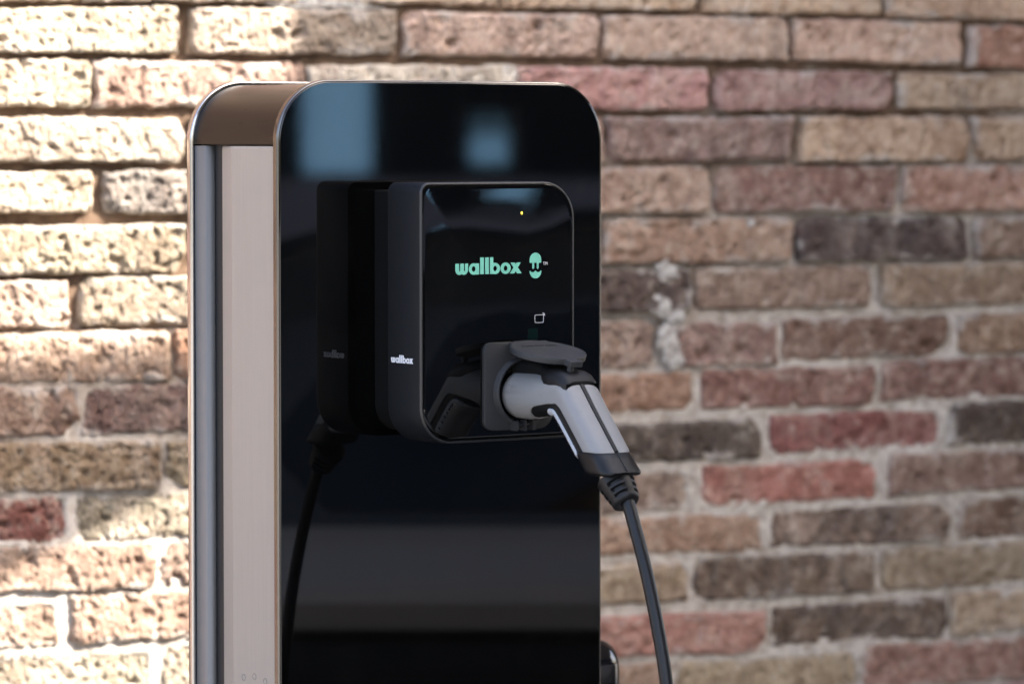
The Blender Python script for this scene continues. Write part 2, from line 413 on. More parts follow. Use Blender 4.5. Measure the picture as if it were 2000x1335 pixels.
def brick_mesh(q, nx, nz, seed, fine=True):
    """q = s0,s1,zt0,zt1,zb0,zb1 ; local origin at the brick's centre on the wall face"""
    s0, s1, zt0, zt1, zb0, zb1 = q
    s0 -= .0015; s1 += .0015; zt0 += .0012; zt1 += .0012; zb0 -= .0012; zb1 -= .0012
    cs = (s0 + s1) / 2; cz = (zt0 + zt1 + zb0 + zb1) / 4
    hires = nx > 150
    rnd = random.Random(seed)
    proud = rnd.uniform(-.0015, .0045)
    tiltx = rnd.uniform(-.004, .004); tiltz = rnd.uniform(-.0025, .0025)
    rr = rnd.uniform(.004, .008)
    off = Vector((seed * 3.17 % 53, seed * 1.31 % 47, seed * .77 % 31))
    V = []; F = []
    W = s1 - s0
    gx = [-1] + list(range(nx + 1)) + [nx + 1]
    gz = [-1] + list(range(nz + 1)) + [nz + 1]
    chip = [(rnd.choice((0, 1)), rnd.choice((0, 1)), rnd.uniform(.008, .024)) for _ in range(2)]
    pits = [(rnd.uniform(.05, .95) * W, rnd.uniform(.12, .88), rnd.uniform(.004, .011), rnd.uniform(.6, 1.6)) for _ in range(rnd.randint(2, 7))]
    for j in gz:
        b = min(max(j / nz, 0), 1)
        # denser spacing near the edges
        b = b - .06 * math.sin(2 * math.pi * b)
        for i in gx:
            a = min(max(i / nx, 0), 1)
            a = a - .018 * math.sin(2 * math.pi * a)
            zt = zt0 + (zt1 - zt0) * a; zb = zb0 + (zb1 - zb0) * a
            x = s0 + W * a; z = zb + (zt - zb) * b
            hgt = zt - zb
            ea = min(a, 1 - a) * W; eb = min(b, 1 - b) * hgt
            x -= cs; z -= cz
            back = i in (-1, nx + 1) or j in (-1, nz + 1)
            p = Vector((x, z, 0)) + off
            # uneven outline
            if fine:
                wob = noise.noise(p * 30) * .0030 + noise.noise(p * 95) * .0018 + noise.noise(p * 260) * .0007
                if eb < .02: z += (wob if b > .5 else -wob) * (1 - eb / .02)
                if ea < .02: x += (wob if a > .5 else -wob) * 1.6 * (1 - ea / .02)
            y = -proud + tiltx * (a - .5) * 2 + tiltz * (b - .5) * 2
            da = max(0, 1 - ea / rr); db = max(0, 1 - eb / rr)
            dd = min(1, math.sqrt(da * da + db * db))
            y += rr * (1 - math.sqrt(max(0, 1 - dd * dd)))
            # rounded corners seen from the front
            if fine:
                for (ca, cb, cr) in chip:
                    dx = abs(a - ca) * W; dz = abs(b - cb) * hgt
                    dch = math.sqrt(dx * dx + dz * dz)
                    if dch < cr: y += (cr - dch) * .7
                y += noise.noise(p * 11) * .0028
                pe = Vector((p.x * 170, p.y * 75, 0))
                n1 = noise.noise(pe); n2 = noise.noise(pe * 2.3 + Vector((3, 8, 1))); n3 = noise.noise(p * 105 + Vector((9, 4, 0))); n4 = noise.noise(p * 48 + Vector((1, 4, 2)))
                y += max(0, n1 - .10) * .0060 + n2 * .0018 + max(0, n3 - .30) * .016 + max(0, n4 - .30) * .010
                if hires:
                    d1 = noise.voronoi(Vector((p.x * 125, p.y * 82, 0)))[0]
                    y += max(0, .34 + n4 * .35 - d1[0]) * .011 + max(0, .16 - (d1[1] - d1[0])) * .0045
                for (px, pz, pr, dp) in pits:
                    q2 = ((x + cs - s0 - px) / pr) ** 2 + ((b - pz) * hgt / pr / .8) ** 2
                    if q2 < 1: y += pr * dp * (1 - q2) * .75
            if back: y = .035
            V.append((x, y, z))
    n = len(gx)
    for j in range(len(gz) - 1):
        for i in range(n - 1):
            F.append((j * n + i, j * n + i + 1, (j + 1) * n + i + 1, (j + 1) * n + i))
    return V, F, (cs, cz)

def in_frame(s, z):
    d = 5.225 + s * math.sin(WALL_RZ)
    X = s * math.cos(WALL_RZ)
    px = 1000 + 7870 * X / d
    py = 260 + 7870 * (EYE - z) / d
    return px, py

fine_list = []; coarse_list = []; stuff_list = []
rs = random.Random(11)
def classify(b):
    s = (b[0] + b[1]) / 2; z = (b[2] + b[4]) / 2
    x0, y0 = in_frame(b[0], z); x1, _ = in_frame(b[1], z)
    if x1 > -60 and x0 < 2060 and -110 < y0 < 1440:
        hidden = x0 > 400 and x1 < 1150 and y0 > 260
        (coarse_list if hidden else fine_list).append(b)
    elif -1.45 < s < 1.75 and .70 < z < 2.0: coarse_list.append(b)
    else: stuff_list.append(b)

def extend(row, lo, hi):
    """carry a course on to both ends of the wall"""
    out = list(row)
    s = row[0][0]; zt, zb = row[0][2], row[0][4]
    while s > lo:
        g = rs.uniform(.011, .017); L = rs.uniform(.268, .29)
        j = rs.uniform(-.002, .002)
        out.append((s - g - L, s - g, zt + j, zt + j, zb + j, zb + j, rs.choice(PALETTE), rs.choice((0, .1, .2, .3, .6))))
        s -= g + L
    s = row[-1][1]; zt, zb = row[-1][3], row[-1][5]
    while s < hi:
        g = rs.uniform(.011, .017); L = rs.uniform(.268, .29)
        j = rs.uniform(-.002, .002)
        out.append((s + g, s + g + L, zt + j, zt + j, zb + j, zb + j, rs.choice(PALETTE), rs.choice((0, .1, .2, .3, .6))))
        s += g + L
    return out

rows = [extend(r, S0 + .25, S1 - .3) for r in COURSES]
zt = 1.81 + .0655; k = 0
while zt < WALL_TOP:
    s = S0 + (.15 if k % 2 else 0) + .01
    rows.append(extend([(s, s + .28, zt, zt, zt - .051, zt - .051, rs.choice(PALETTE), .1)], S0 + .6, S1 - .3)); zt += .0655; k += 1
zt = .901 - .0655; k = 0
while zt > .05:
    s = S0 + (.15 if k % 2 else 0) + .01
    rows.append(extend([(s, s + .28, zt, zt, zt - .051, zt - .051, rs.choice(PALETTE), .2)], S0 + .6, S1 - .3)); zt -= .0655; k += 1
for r in rows:
    for b in r: classify(b)

def add_brick(b, i, fine):
    nx, nz = ((180, 38) if b[0] < -.05 else (80, 18)) if fine else (14, 5)
    V, F, (cs, cz) = brick_mesh(b[:6], nx, nz, i + 1, fine)
    m = bpy.data.meshes.new('brick'); m.from_pydata(V, [], F)
    m.polygons.foreach_set('use_smooth', [True] * len(m.polygons))
    o = new_obj('brick', m, wall, M['brick'])
    o.location = (cs, 0, cz)
    o.color = brick_tint(b[6])
    o['soot'] = float(b[7])
n_b = 0
for b in fine_list: add_brick(b, n_b, True); n_b += 1
coarse_list.sort(key=lambda b: abs((b[0] + b[1]) / 2 - .1) + abs(b[2] - 1.4))
room = 298 - len(fine_list)
stuff_list += coarse_list[room:]
for b in coarse_list[:room]: add_brick(b, n_b, False); n_b += 1
V = []; F = []; Cc = []
for i, b in enumerate(stuff_list):
    v, f, (cs, cz) = brick_mesh(b[:6], 6, 3, 900 + i, False)
    o_ = len(V); V += [(x + cs, y, z + cz) for x, y, z in v]
    F += [tuple(q + o_ for q in t) for t in f]
    Cc += [brick_tint(b[6])] * len(v)
m = bpy.data.meshes.new('brickwork'); m.from_pydata(V, [], F)
at = m.color_attributes.new('tint', 'FLOAT_COLOR', 'POINT')
at.data.foreach_set('color', [c for q in Cc for c in q])
m.polygons.foreach_set('use_smooth', [True] * len(m.polygons))
tag(new_obj('brickwork', m, wall, M['brick_v']), kind='stuff')

# mortar bed: one relief sheet behind the bricks, recessed in the upper courses, nearly flush lower down
xs = [S0, -2.2, -1.6, -1.2]
while xs[-1] < 1.2: xs.append(xs[-1] + .0048)
xs += [1.6, 2.2, S1]
zs = [0, .3, .6, .8]
while zs[-1] < 1.84: zs.append(zs[-1] + .0048)
zs += [2.1, 2.5, WALL_TOP]
deep = set()                                  # sheet points that lie behind a brick sink well below its face
import bisect
for row in rows:
    for bk in row:
        i0 = bisect.bisect_left(xs, bk[0] + .007); i1 = bisect.bisect_right(xs, bk[1] - .007)
        zt_, zb_ = min(bk[2], bk[3]) - .007, max(bk[4], bk[5]) + .007
        for j in range(bisect.bisect_left(zs, zb_), bisect.bisect_right(zs, zt_)):
            for i in range(i0, i1): deep.add((i, j))
V = []; F = []
for j, z in enumerate(zs):
    for i, x in enumerate(xs):
        t = min(max((1.50 - z) / .32, 0), 1); t = t * t * (3 - 2 * t)
        p = Vector((x, z, 3.3))
        t2 = min(max(t + noise.noise(p * 5) * .55, 0), 1)
        rec = (.0190 if x < -.1 else .0145) - (.0150 if x < -.1 else .0105) * t2
        rec += noise.noise(p * 45) * .0018 + noise.noise(p * 140) * .0011
        V.append((x, .026 if (i, j) in deep else max(rec, .0015), z))
n = len(xs)
for j in range(len(zs) - 1):
    for i in range(n - 1):
        F.append((j * n + i, j * n + i + 1, (j + 1) * n + i + 1, (j + 1) * n + i))
m = bpy.data.meshes.new('mortar'); m.from_pydata(V, [], F)
m.polygons.foreach_set('use_smooth', [True] * len(m.polygons))
new_obj('mortar', m, wall, M['mortar'])
new_obj('wall_core', box_mesh(((S0 + S1) / 2, .17, WALL_TOP / 2), (S1 - S0, .24, WALL_TOP)), wall, M['mortar'])

def splash(s, z, rx, rz, seed, y=.0, thick=.0035):
    bm = bmesh.new()
    bmesh.ops.create_icosphere(bm, subdivisions=5, radius=1.0)
    for v in bm.verts:
        d2 = Vector((v.co.x, 0, v.co.z)); sd = Vector((seed, 0, 0))
        k = 1 + .55 * noise.noise(d2 * 1.6 + sd) + .35 * noise.noise(d2 * 4 + sd) + .18 * noise.noise(d2 * 9 + sd)
        v.co = Vector((v.co.x * rx * k, v.co.y * thick + noise.noise(v.co * 6 + sd) * .0012, v.co.z * rz * k))
    m = bpy.data.meshes.new('splash'); bm.to_mesh(m); bm.free()
    for p in m.polygons: p.use_smooth = True
    o = new_obj('mortar_splash_and_blur', m, wall, M['splash']); o.location = (s, y, z)
splash(.2292, 1.4170, .017, .013, 1.0)
splash(.2240, 1.3720, .014, .015, 2.0)
splash(.2420, 1.3580, .020, .010, 3.0)
splash(.2330, 1.3270, .015, .022, 4.5, .0)
splash(.2440, 1.3010, .015, .012, 5.0)
splash(.2694, 1.6081, .006, .006, 6.0)
splash(.3087, 1.5932, .008, .008, 7.0)
splash(.3600, 1.4800, .007, .005, 8.2)
splash(-.262, 1.7640, .075, .010, 9.1, .008, .005)  # no mortar: added blob standing in for a blurred grey foreground shape

# ------------------------------------------------------------------ charging pedestal
PX, PY, PRZ = -.0713, 4.1368, R(36)
PL, PR_, PT, PRAD, PDEP = -.2005, .2060, 1.6535, .062, .175
ped = tag(empty('charging_pedestal', (PX, PY, 0), PRZ),
          'tall charging post with glossy black front panel, rounded top and satin metal side', 'charging post')
def arch(off, y, n=18, z0=.012):
    """inverted-U outline: from bottom-left, up over the top to bottom-right"""
    l, r, t, rad = PL + off, PR_ - off, PT - off, PRAD - off
    p = [(l, y, z0)]
    for zz in (.35, .7, 1.0, 1.2, 1.4): p.append((l, y, zz))
    for k in range(n + 1):
        a = R(180 - 90 * k / n); p.append((l + rad + rad * math.cos(a), y, t - rad + rad * math.sin(a)))
    for k in range(n + 1):
        a = R(90 - 90 * k / n); p.append((r - rad + rad * math.cos(a), y, t - rad + rad * math.sin(a)))
    for zz in (1.4, 1.2, 1.0, .7, .35): p.append((r, y, zz))
    p.append((r, y, z0))
    return p
new_obj('front_panel', loft([arch(.0020, .0070), arch(.0020, .0010), arch(.0026, .0003), arch(.0032, .0001)], sharp=R(50)), ped, M['panel_glass'])
new_obj('edge_trim', loft([arch(.0040, .0085), arch(.0000, .0085), arch(.0, .0030), arch(.0003, .0018), arch(.0009, .0011), arch(.0017, .0009), arch(.0019, .0020)], False, False, sharp=R(60)), ped, M['trim'])
new_obj('back_panel', loft([arch(.0020, PDEP - .0070), arch(.0020, PDEP - .001), arch(.003, PDEP)], sharp=R(50)), ped, M['panel_glass'])
new_obj('back_edge_trim', loft([arch(.0040, PDEP - .0095), arch(.0006, PDEP - .0095), arch(.0, PDEP - .0085), arch(.0, PDEP - .0020), arch(.0009, PDEP - .0006), arch(.0019, PDEP - .0008)], False, False, sharp=R(60)), ped, M['trim_back'])
# steel band wrapped over the shoulders
def shoulder(off, z0):
    a = [p for p in arch(off, 0) if p[2] > 1.5]
    return [(a[0][0], z0)] + [(p[0], p[2]) for p in a] + [(a[-1][0], z0)]
sh_o = shoulder(.0042, 1.5885); sh_i = shoulder(.0075, 1.5885)
new_obj('top_band', loft([[(u, y, z) for u, z in sh_o] + [(u, y, z) for u, z in reversed(sh_i)] for y in (.0088, PDEP - .0098)], sharp=R(50)), ped, M['steel'])
new_obj('core', loft([arch(.0140, .0072), arch(.0140, PDEP - .0072)]), ped, M['slot'])
for sgn, e in ((1, PL), (-1, PR_)):
    # narrow satin strip by the back trim
    prof = [(.0085, .1405), (.0052, .1428), (.0046, .1440), (.0046, PDEP - .0100), (.0135, PDEP - .0100), (.0135, .1405)]
    new_obj('side_strip', loft([[(e + sgn * a, y, z) for a, y in prof] for z in (.015, 1.5870)], sharp=R(25)), ped, M['strip'])
    # bent cover sheet with a folded rear edge
    prof = [(.0042, .0092), (.0034, .0100), (.0034, .0920)]
    prof += [(.0034 + .0074 * k / 4, .0920 + .0295 * k / 4) for k in range(1, 5)]
    prof += [(.0118, .1222), (.0130, .1225), (.0130, .0092)]
    def ring(z, ins=0.0): return [(e + sgn * (a + ins), y, z) for a, y in prof]
    cv = new_obj('side_cover', loft([ring(.018), ring(1.5838), ring(1.5858, .0004), ring(1.5868, .0012)], sharp=R(10)), ped, M['cover'])
    if sgn == 1:
        for (y, z) in ((.0721, 1.0473), (.0517, 1.0506), (.0314, 1.0476)):
            c = Vector((e + .0034, y, z)); rings = []
            for k in range(24):
                a = 2 * math.pi * k / 24; dr = Vector((0, math.cos(a), math.sin(a)))
                rings.append([c + dr * (.0031 + .00035 * math.cos(b)) + Vector((.0003 * math.sin(b), 0, 0)) for b in (0, 1.57, 3.14, 4.71)])
            rings.append(rings[0])
            new_obj('hole_rim', loft(rings, False, False), cv, M['dark_line'])
new_obj('base_plate', box_mesh((.0028, PDEP / 2, .006), (.46, .235, .012), bevel=.002), ped, mat('galvanised_base', (.4, .4, .4), .4, 1.0))
# glossy rounded cable holder on the far side of the post
rings = []
for (du, sc, hh) in ((-.012, .92, .99), (.02, .98, 1.0), (.045, 1.0, 1.0), (.054, .95, .985), (.063, .86, .95), (.0690, .70, .88), (.0722, .45, .78), (.0732, .10, .5)):
    ht = .150 * hh; wd = .075 * sc
    out = rrect(-wd / 2, wd / 2, -ht / 2, ht / 2, *([min(.026, wd * .48)] * 4), n=8)
    rings.append([(PR_ + du, .085 + a, .978 + b) for a, b in out])
new_obj('cable_holder', loft(rings), ped, M['gloss_black'])

# ------------------------------------------------------------------ lettering shapes (all in metres, drawn on a u/z plane)
def arc(cx, cy, rx, ry, a0, a1, n=20):
    return [(cx + rx * math.cos(R(a0 + (a1 - a0) * k / n)), cy + ry * math.sin(R(a0 + (a1 - a0) * k / n))) for k in range(n + 1)]
def w_shape():
    h = 11.0
    return ([(0, h), (0, 5.0)] + arc(5.0, 5.0, 5.0, 5.2, 180, 304, 16) + arc(10.6, 5.0, 5.0, 5.2, 236, 360, 16) + [(15.6, h),
            (11.9, h), (11.9, 4.4)] + arc(11.2, 4.2, .7, .9, 0, -180, 6) + [(10.5, 4.4), (10.5, h), (5.9, h), (5.9, 4.4)]
            + arc(5.2, 4.2, .7, .9, 0, -180, 6) + [(4.5, 4.4), (4.5, h)])
def rect(x0, y0, x1, y1): return [(x0, y0), (x1, y0), (x1, y1), (x0, y1)]
def ringp(cx, cy, rx, ry, ix, iy): return (arc(cx, cy, rx, ry, 0, 360, 40)[:-1], arc(cx, cy, ix, iy, 0, 360, 40)[:-1])
WORD = [[w_shape()],
        [ringp(22.4, 5.4, 5.9, 5.75, 2.25, 2.7), rect(25.0, -.1, 29.2, 11.0)],
        [rect(30.5, 0, 35.0, 16.8)], [rect(36.6, 0, 41.1, 16.8)],
        [rect(42.6, 0, 46.8, 16.8), ringp(49.0, 5.4, 6.0, 5.75, 2.2, 2.7)],
        [ringp(62.0, 5.4, 6.35, 5.75, 2.3, 2.7)],
        [[(68.0, 11.0), (73.3, 11.0), (81.9, 0), (76.3, 0)], [(75.9, 11.0), (81.0, 11.0), (72.9, 0), (67.2, 0)]]]
LOGO = [[rect(92.2, 10.2, 106.7, 13.0)[:2] + arc(99.45, 13.2, 7.25, 7.2, 0, 180, 24)],
        [[(95.5, 10.3), (97.8, 10.3), (97.8, 5.4)] + arc(96.65, 5.3, 1.15, 1.2, 0, -180, 8) + [(95.5, 5.4)]],
        [[(101.1, 10.3), (103.4, 10.3), (103.4, 5.4)] + arc(102.25, 5.3, 1.15, 1.2, 0, -180, 8) + [(101.1, 5.4)]],
        [[(92.2, 2.0), (92.7, 2.2)] + arc(96.0, 2.4, 3.0, 1.7, 185, 330, 8) + [(99.45, 2.3)] + arc(102.9, 2.4, 3.0, 1.7, 210, 355, 8) + [(106.2, 2.2), (106.7, 2.0)]
         + arc(99.45, 1.6, 7.25, 7.2, 0, -180, 24)]]
def plate_mesh(shapes, fn, depth):
    """thin raised print: each outline extruded; overlapping strokes sit 12 microns apart so no faces coincide"""
    V = []; F = []; k = 0
    for letter in shapes:
        for pg in letter:
            d = depth + k * .000012; k = (k + 1) % 5
            if isinstance(pg, tuple):
                a, b = pg; n = len(a); o = len(V)
                V += [fn(x, y, d) for x, y in a] + [fn(x, y, d) for x, y in b] + [fn(x, y, 0) for x, y in a] + [fn(x, y, 0) for x, y in b]
                for i in range(n):
                    j = (i + 1) % n
                    F += [(o + i, o + j, o + n + j, o + n + i), (o + i, o + 2 * n + i, o + 2 * n + j, o + j), (o + n + i, o + n + j, o + 3 * n + j, o + 3 * n + i)]
            else:
                n = len(pg); o = len(V)
                V += [fn(x, y, d) for x, y in pg] + [fn(x, y, 0) for x, y in pg]
                for t in tessellate_polygon([[Vector((x, y, 0)) for x, y in pg]]): F.append(tuple(o + q for q in t))
                for i in range(n):
                    j = (i + 1) % n; F.append((o + i, o + j, o + n + j, o + n + i))
    return mesh_from(V, F, False)
def text_mesh(s, size, fn, depth):
    c = bpy.data.curves.new('t', 'FONT'); c.body = s; c.size = size; c.align_x = 'LEFT'
    c.resolution_u = 3
    o = bpy.data.objects.new('t', c); COL.objects.link(o)
    bpy.context.view_layer.update()
    m0 = bpy.data.meshes.new_from_object(o.evaluated_get(bpy.context.evaluated_depsgraph_get()))
    bpy.data.objects.remove(o)
    V = [fn(v.co.x, v.co.y, depth) for v in m0.vertices]
    F = [tuple(p.vertices) for p in m0.polygons]
    return mesh_from(V, F, False)

# ------------------------------------------------------------------ charging unit
FY = -.095                                   # front of the unit in pedestal coordinates (y towards the back)
unit = tag(empty('charging_unit', (PX, PY, 0), PRZ),
           'black wall charger with glass face, mint lettering and open socket, mounted on the post', 'charger')
UL, UR, UB, UT = -.0930, .0980, 1.2894, 1.5508
def uo(off, y, n=12): return [(u, y, z) for u, z in rrect(UL, UR, UB, UT, .0105, .038, .0105, .037, n, off)]
new_obj('shell', loft([uo(.0040, FY + .0592), uo(.0008, FY + .0590), uo(.0, FY + .0580), uo(.0, FY + .0026)], True, False, sharp=R(40)), unit, M['slate'])
M['rim'] = mat('satin_rim', (.013, .0135, .014), .42)
new_obj('rim', loft([uo(.0001, FY + .0027), uo(.0002, FY + .0010), uo(.0009, FY + .0002), uo(.0022, FY + .0002), uo(.0026, FY + .0008), uo(.0026, FY + .0030)], False, False, sharp=R(50)), unit, M['rim'])
# gently domed glass face
def dome(k, b=.00055):
    cu, cz = (UL + UR) / 2, (UB + UT) / 2
    return [(cu + (u - cu) * k, FY + .0003 - b * (1 - k * k), cz + (z - cz) * k) for u, _, z in uo(.0030, 0)]
new_obj('face', loft([uo(.0024, FY + .0030), uo(.0026, FY + .00045)] + [dome(k) for k in (1, .97, .9, .8, .7, .6, .5, .4, .3, .2, .1, .03)], sharp=R(60)), unit, M['face_glass'])
new_obj('rear_housing', loft([uo(.0085, -.0003), uo(.0085, FY + .0585)], sharp=R(40)), unit, mat('matt_black_housing', (.003, .003, .003), .8, spec=.1))
sc_ = .001
o_ = new_obj('lettering', plate_mesh(WORD, lambda x, y, d: (-.0511 + x * sc_, FY + .00030 - d, 1.4585 + y * sc_), .00064), unit, M['mint'])
new_obj('emblem', plate_mesh(LOGO, lambda x, y, d: (-.0511 + x * sc_, FY + .00030 - d, 1.4585 + y * sc_), .00064), unit, M['mint'])
new_obj('trade_mark_sign', text_mesh('TM', .0042, lambda x, y, d: (.0577 + x, FY + .00030 - d, 1.4665 + y), .00064), unit, M['white_ink'])
# lettering on the left flank of the unit
ks = .039 / .0819
new_obj('side_lettering', plate_mesh(WORD, lambda x, y, d: (UL - d, FY + .0525 - x * .001 * ks, 1.3700 + y * .001 * ks), .00012), unit, M['white_ink'])
# contactless card symbol
def frame_poly(u0, u1, z0, z1, r, t): return (rrect(u0, u1, z0, z1, r, r, r, r, 6), rrect(u0, u1, z0, z1, r, r, r, r, 6, t))
icon = [[frame_poly(.0474, .0588, 1.4077, 1.4160, .0014, .00055)]]
for rr_ in (.0016, .0027):
    a = arc(.0574, 1.4150, rr_ + .0003, rr_ + .0003, -5, 95, 10); b = arc(.0574, 1.4150, rr_ - .0003, rr_ - .0003, 95, -5, 10)
    icon.append([a + b])
new_obj('card_symbol', plate_mesh(icon, lambda x, y, d: (x, FY + .00030 - d, y), .00064), unit, M['icon_ink'])
new_obj('green_glow_patch', box_mesh((.0450, FY + .0002, 1.3955), (.0120, .0014, .0140), bevel=.0002), unit, mat('green_glow_tint', (.0008, .006, .0045), .12))  # added dark green plate: a reflected glow put into colour
bm = bmesh.new(); bmesh.ops.create_uvsphere(bm, u_segments=16, v_segments=8, radius=.0013)
m = bpy.data.meshes.new('led'); bm.to_mesh(m); bm.free()
o = new_obj('status_light', m, unit, M['led']); o.location = (.0313, FY + .0000, 1.5193); o.scale = (1, .35, 1.15)

# socket plate with round opening
SC = (.0285, 1.3385); SY = FY - .0045
def ring_pts(outline, y): return [(u, y, z) for u, z in outline]
def on_circle(outline, r, c=SC):
    out = []
    for (u, z) in outline:
        a = math.atan2(z - c[1], u - c[0]); out.append((c[0] + r * math.cos(a), c[1] + r * math.sin(a)))
    return out
def po(off, n=96):
    o = rrect(-.0180, .0680, 1.3005, 1.3895, .0085, .0085, .016, .0105, 14, off)
    dense = [(a[0] + (b[0] - a[0]) * k / 24, a[1] + (b[1] - a[1]) * k / 24) for a, b in zip(o, o[1:] + o[:1]) for k in range(24)]
    ang = sorted((math.atan2(z - SC[1], u - SC[0]), u, z) for u, z in dense)
    out = []; i = 0
    for k in range(n):
        a = -math.pi + 2 * math.pi * (k + .5) / n
        while i < len(ang) - 1 and ang[i][0] < a: i += 1
        out.append((ang[i][1], ang[i][2]))
    return out
base = po(0)
rings = [ring_pts(po(0), FY + .0006), ring_pts(po(0), SY + .0016), ring_pts(po(.0006), SY + .0004), ring_pts(po(.0020), SY)]
cc = on_circle(base, .0362); rings.append(ring_pts(cc, SY - .0002))
for r, dy in ((.0352, -.0022), (.0343, -.0048), (.0335, -.0056), (.0322, -.0056), (.0315, -.0048), (.0311, .004), (.0309, .030)):
    rings.append(ring_pts(on_circle(base, r), SY + dy))
new_obj('socket_plate', loft(rings, False, True, sharp=R(40)), unit, M['socket'])
bm = bmesh.new()
for (u, wd, hz) in ((.0160, .0058, .010), (.0275, .0030, .011), (.0385, .0058, .010)):
    box_bm(bm, (u, SY - .004, 1.3055 - .0005), (wd, .009, hz))
bmesh.ops.bevel(bm, geom=list(bm.edges), offset=.0008, segments=2, affect='EDGES')
m = bpy.data.meshes.new('clip'); bm.to_mesh(m); bm.free()
new_obj('latch_clip', m, unit, M['socket'])
# flap: thick disc on a hinge above the opening, raised and resting on the plug
LC = Vector((.0285, FY - .0490, 1.3835)); TILT = R(11.5)
eo = Vector((0, -math.cos(TILT), -math.sin(TILT))); eu = Vector((1, 0, 0)); en = eu.cross(eo).normalized()
if en.z < 0: en = -en
def disc_ring(r, h): return [LC + (eu * math.cos(2 * math.pi * k / 72) + eo * math.sin(2 * math.pi * k / 72)) * r + en * h for k in range(72)]
lid = new_obj('socket_lid', loft([disc_ring(.0300, -.0062), disc_ring(.0370, -.0066), disc_ring(.0382, -.0060), disc_ring(.0388, -.0012), disc_ring(.0384, -.0002), disc_ring(.0374, .0001), disc_ring(.0368, -.0002)], sharp=R(38)), unit, M['lid'])
rot = Matrix((eu, eo, en)).transposed()
def lid_box(a, b, h, s, bev=.001): return box_mesh(LC + eu * a + eo * b + en * h, s, rot, bev)
new_obj('pull_tab', lid_box(0, .0420, -.0034, (.0150, .0150, .0062), .0012), lid, M['lid'])
new_obj('pull_tab_lip', lid_box(-.0040, .0455, -.0085, (.0060, .0050, .0065), .0012), lid, M['lid'])
new_obj('hinge', lid_box(0, -.0385, -.0050, (.026, .013, .0060), .0016), lid, M['lid'])
new_obj('hinge_pin', tube([(.0285 - .017, SY - .0035, 1.3858), (.0285 + .017, SY - .0035, 1.3858)], .0032, 18), lid, M['lid'])
bm = bmesh.new(); rl = random.Random(4)
for k in range(26):                                   # worn raised marking, too small to read
    if k in (9, 17): continue
    box_bm(bm, LC + eu * (-.022 + k * .0017) + eo * (-.013 - .003 * math.cos((k - 13) / 13) + rl.uniform(-.0007, .0007)) + en * .0001, (.0008, rl.uniform(.0012, .0032), .0006), rot)
m = bpy.data.meshes.new('marking'); bm.to_mesh(m); bm.free()
new_obj('raised_marking', m, lid, M['lid'])

# ------------------------------------------------------------------ charging plug
plug = tag(empty('charging_plug', (PX, PY, 0), PRZ),
           'grey and black angled charging plug pushed into the socket, with black cable hanging from it', 'charging plug')
PU = .0285
# sections: back/top point (w,z), inner/bottom point (w,z), half width, squareness
SEC = [(.088, 1.3590, .088, 1.3130, .0230, 2.0), (.118, 1.3598, .117, 1.3128, .0235, 2.0), (.147, 1.3602, .140, 1.3155, .0235, 2.1),
       (.166, 1.3598, .157, 1.3185, .0232, 2.6), (.181, 1.3592, .169, 1.3195, .0230, 3.0), (.1935, 1.3560, .1785, 1.3180, .0230, 3.4),
       (.2050, 1.3440, .1860, 1.3130, .0230, 3.6), (.2200, 1.3270, .1975, 1.3010, .0228, 3.6), (.2380, 1.3073, .2140, 1.2828, .0226, 3.5),
       (.2556, 1.2880, .2305, 1.2649, .0228, 3.4), (.2740, 1.2680, .2480, 1.2460, .0232, 3.2)]
SN = 10
SECI = catmull(SEC, SN)
def sec_at(t):
    x = min(max(t, 0), len(SEC) - 1) * SN; i = min(int(x), len(SECI) - 2); f = x - i
    return [a + (b - a) * f for a, b in zip(SECI[i], SECI[i + 1])]
def plug_pt(t, phi, off=0.0):
    tw, tz, bw, bz, hw, ex = sec_at(t)
    cw, cz = (tw + bw) / 2, (tz + bz) / 2; hw_, hz_ = (tw - bw) / 2, (tz - bz) / 2
    L = math.hypot(hw_, hz_)
    c, s = math.cos(phi), math.sin(phi)
    k = (abs(c) ** ex + abs(s) ** ex) ** (-1 / ex)
    x, y = c * k, s * k
    nx = abs(x) ** (ex - 1) * (1 if x > 0 else -1) / hw; ny = abs(y) ** (ex - 1) * (1 if y > 0 else -1) / L
    nl = math.hypot(nx, ny) or 1
    u = hw * x + off * nx / nl; v = L * y + off * ny / nl
    return Vector((PU + u, -(cw + hw_ / L * v), cz + hz_ / L * v))
def t_for_z(phi, z, off=0.0):
    lo, hi = 5.0, 10.0
    for _ in range(30):
        m_ = (lo + hi) / 2
        if plug_pt(m_, phi, off).z > z: lo = m_
        else: hi = m_
    return lo
def phi_for_z(t, z):
    for a in range(93, 180):
        if plug_pt(t, R(a)).z <= z: return a
    return 150
NA = 64
new_obj('core', loft([[plug_pt(t / 10, 2 * math.pi * k / NA, -.0004) for k in range(NA)] for t in range(0, 91, 2)]), plug, M['black'])
def lerp_tab(tab, t):
    for (a, va), (b, vb) in zip(tab, tab[1:]):
        if t <= b: f = (t - a) / (b - a); return va + (vb - va) * f
    return tab[-1][1]
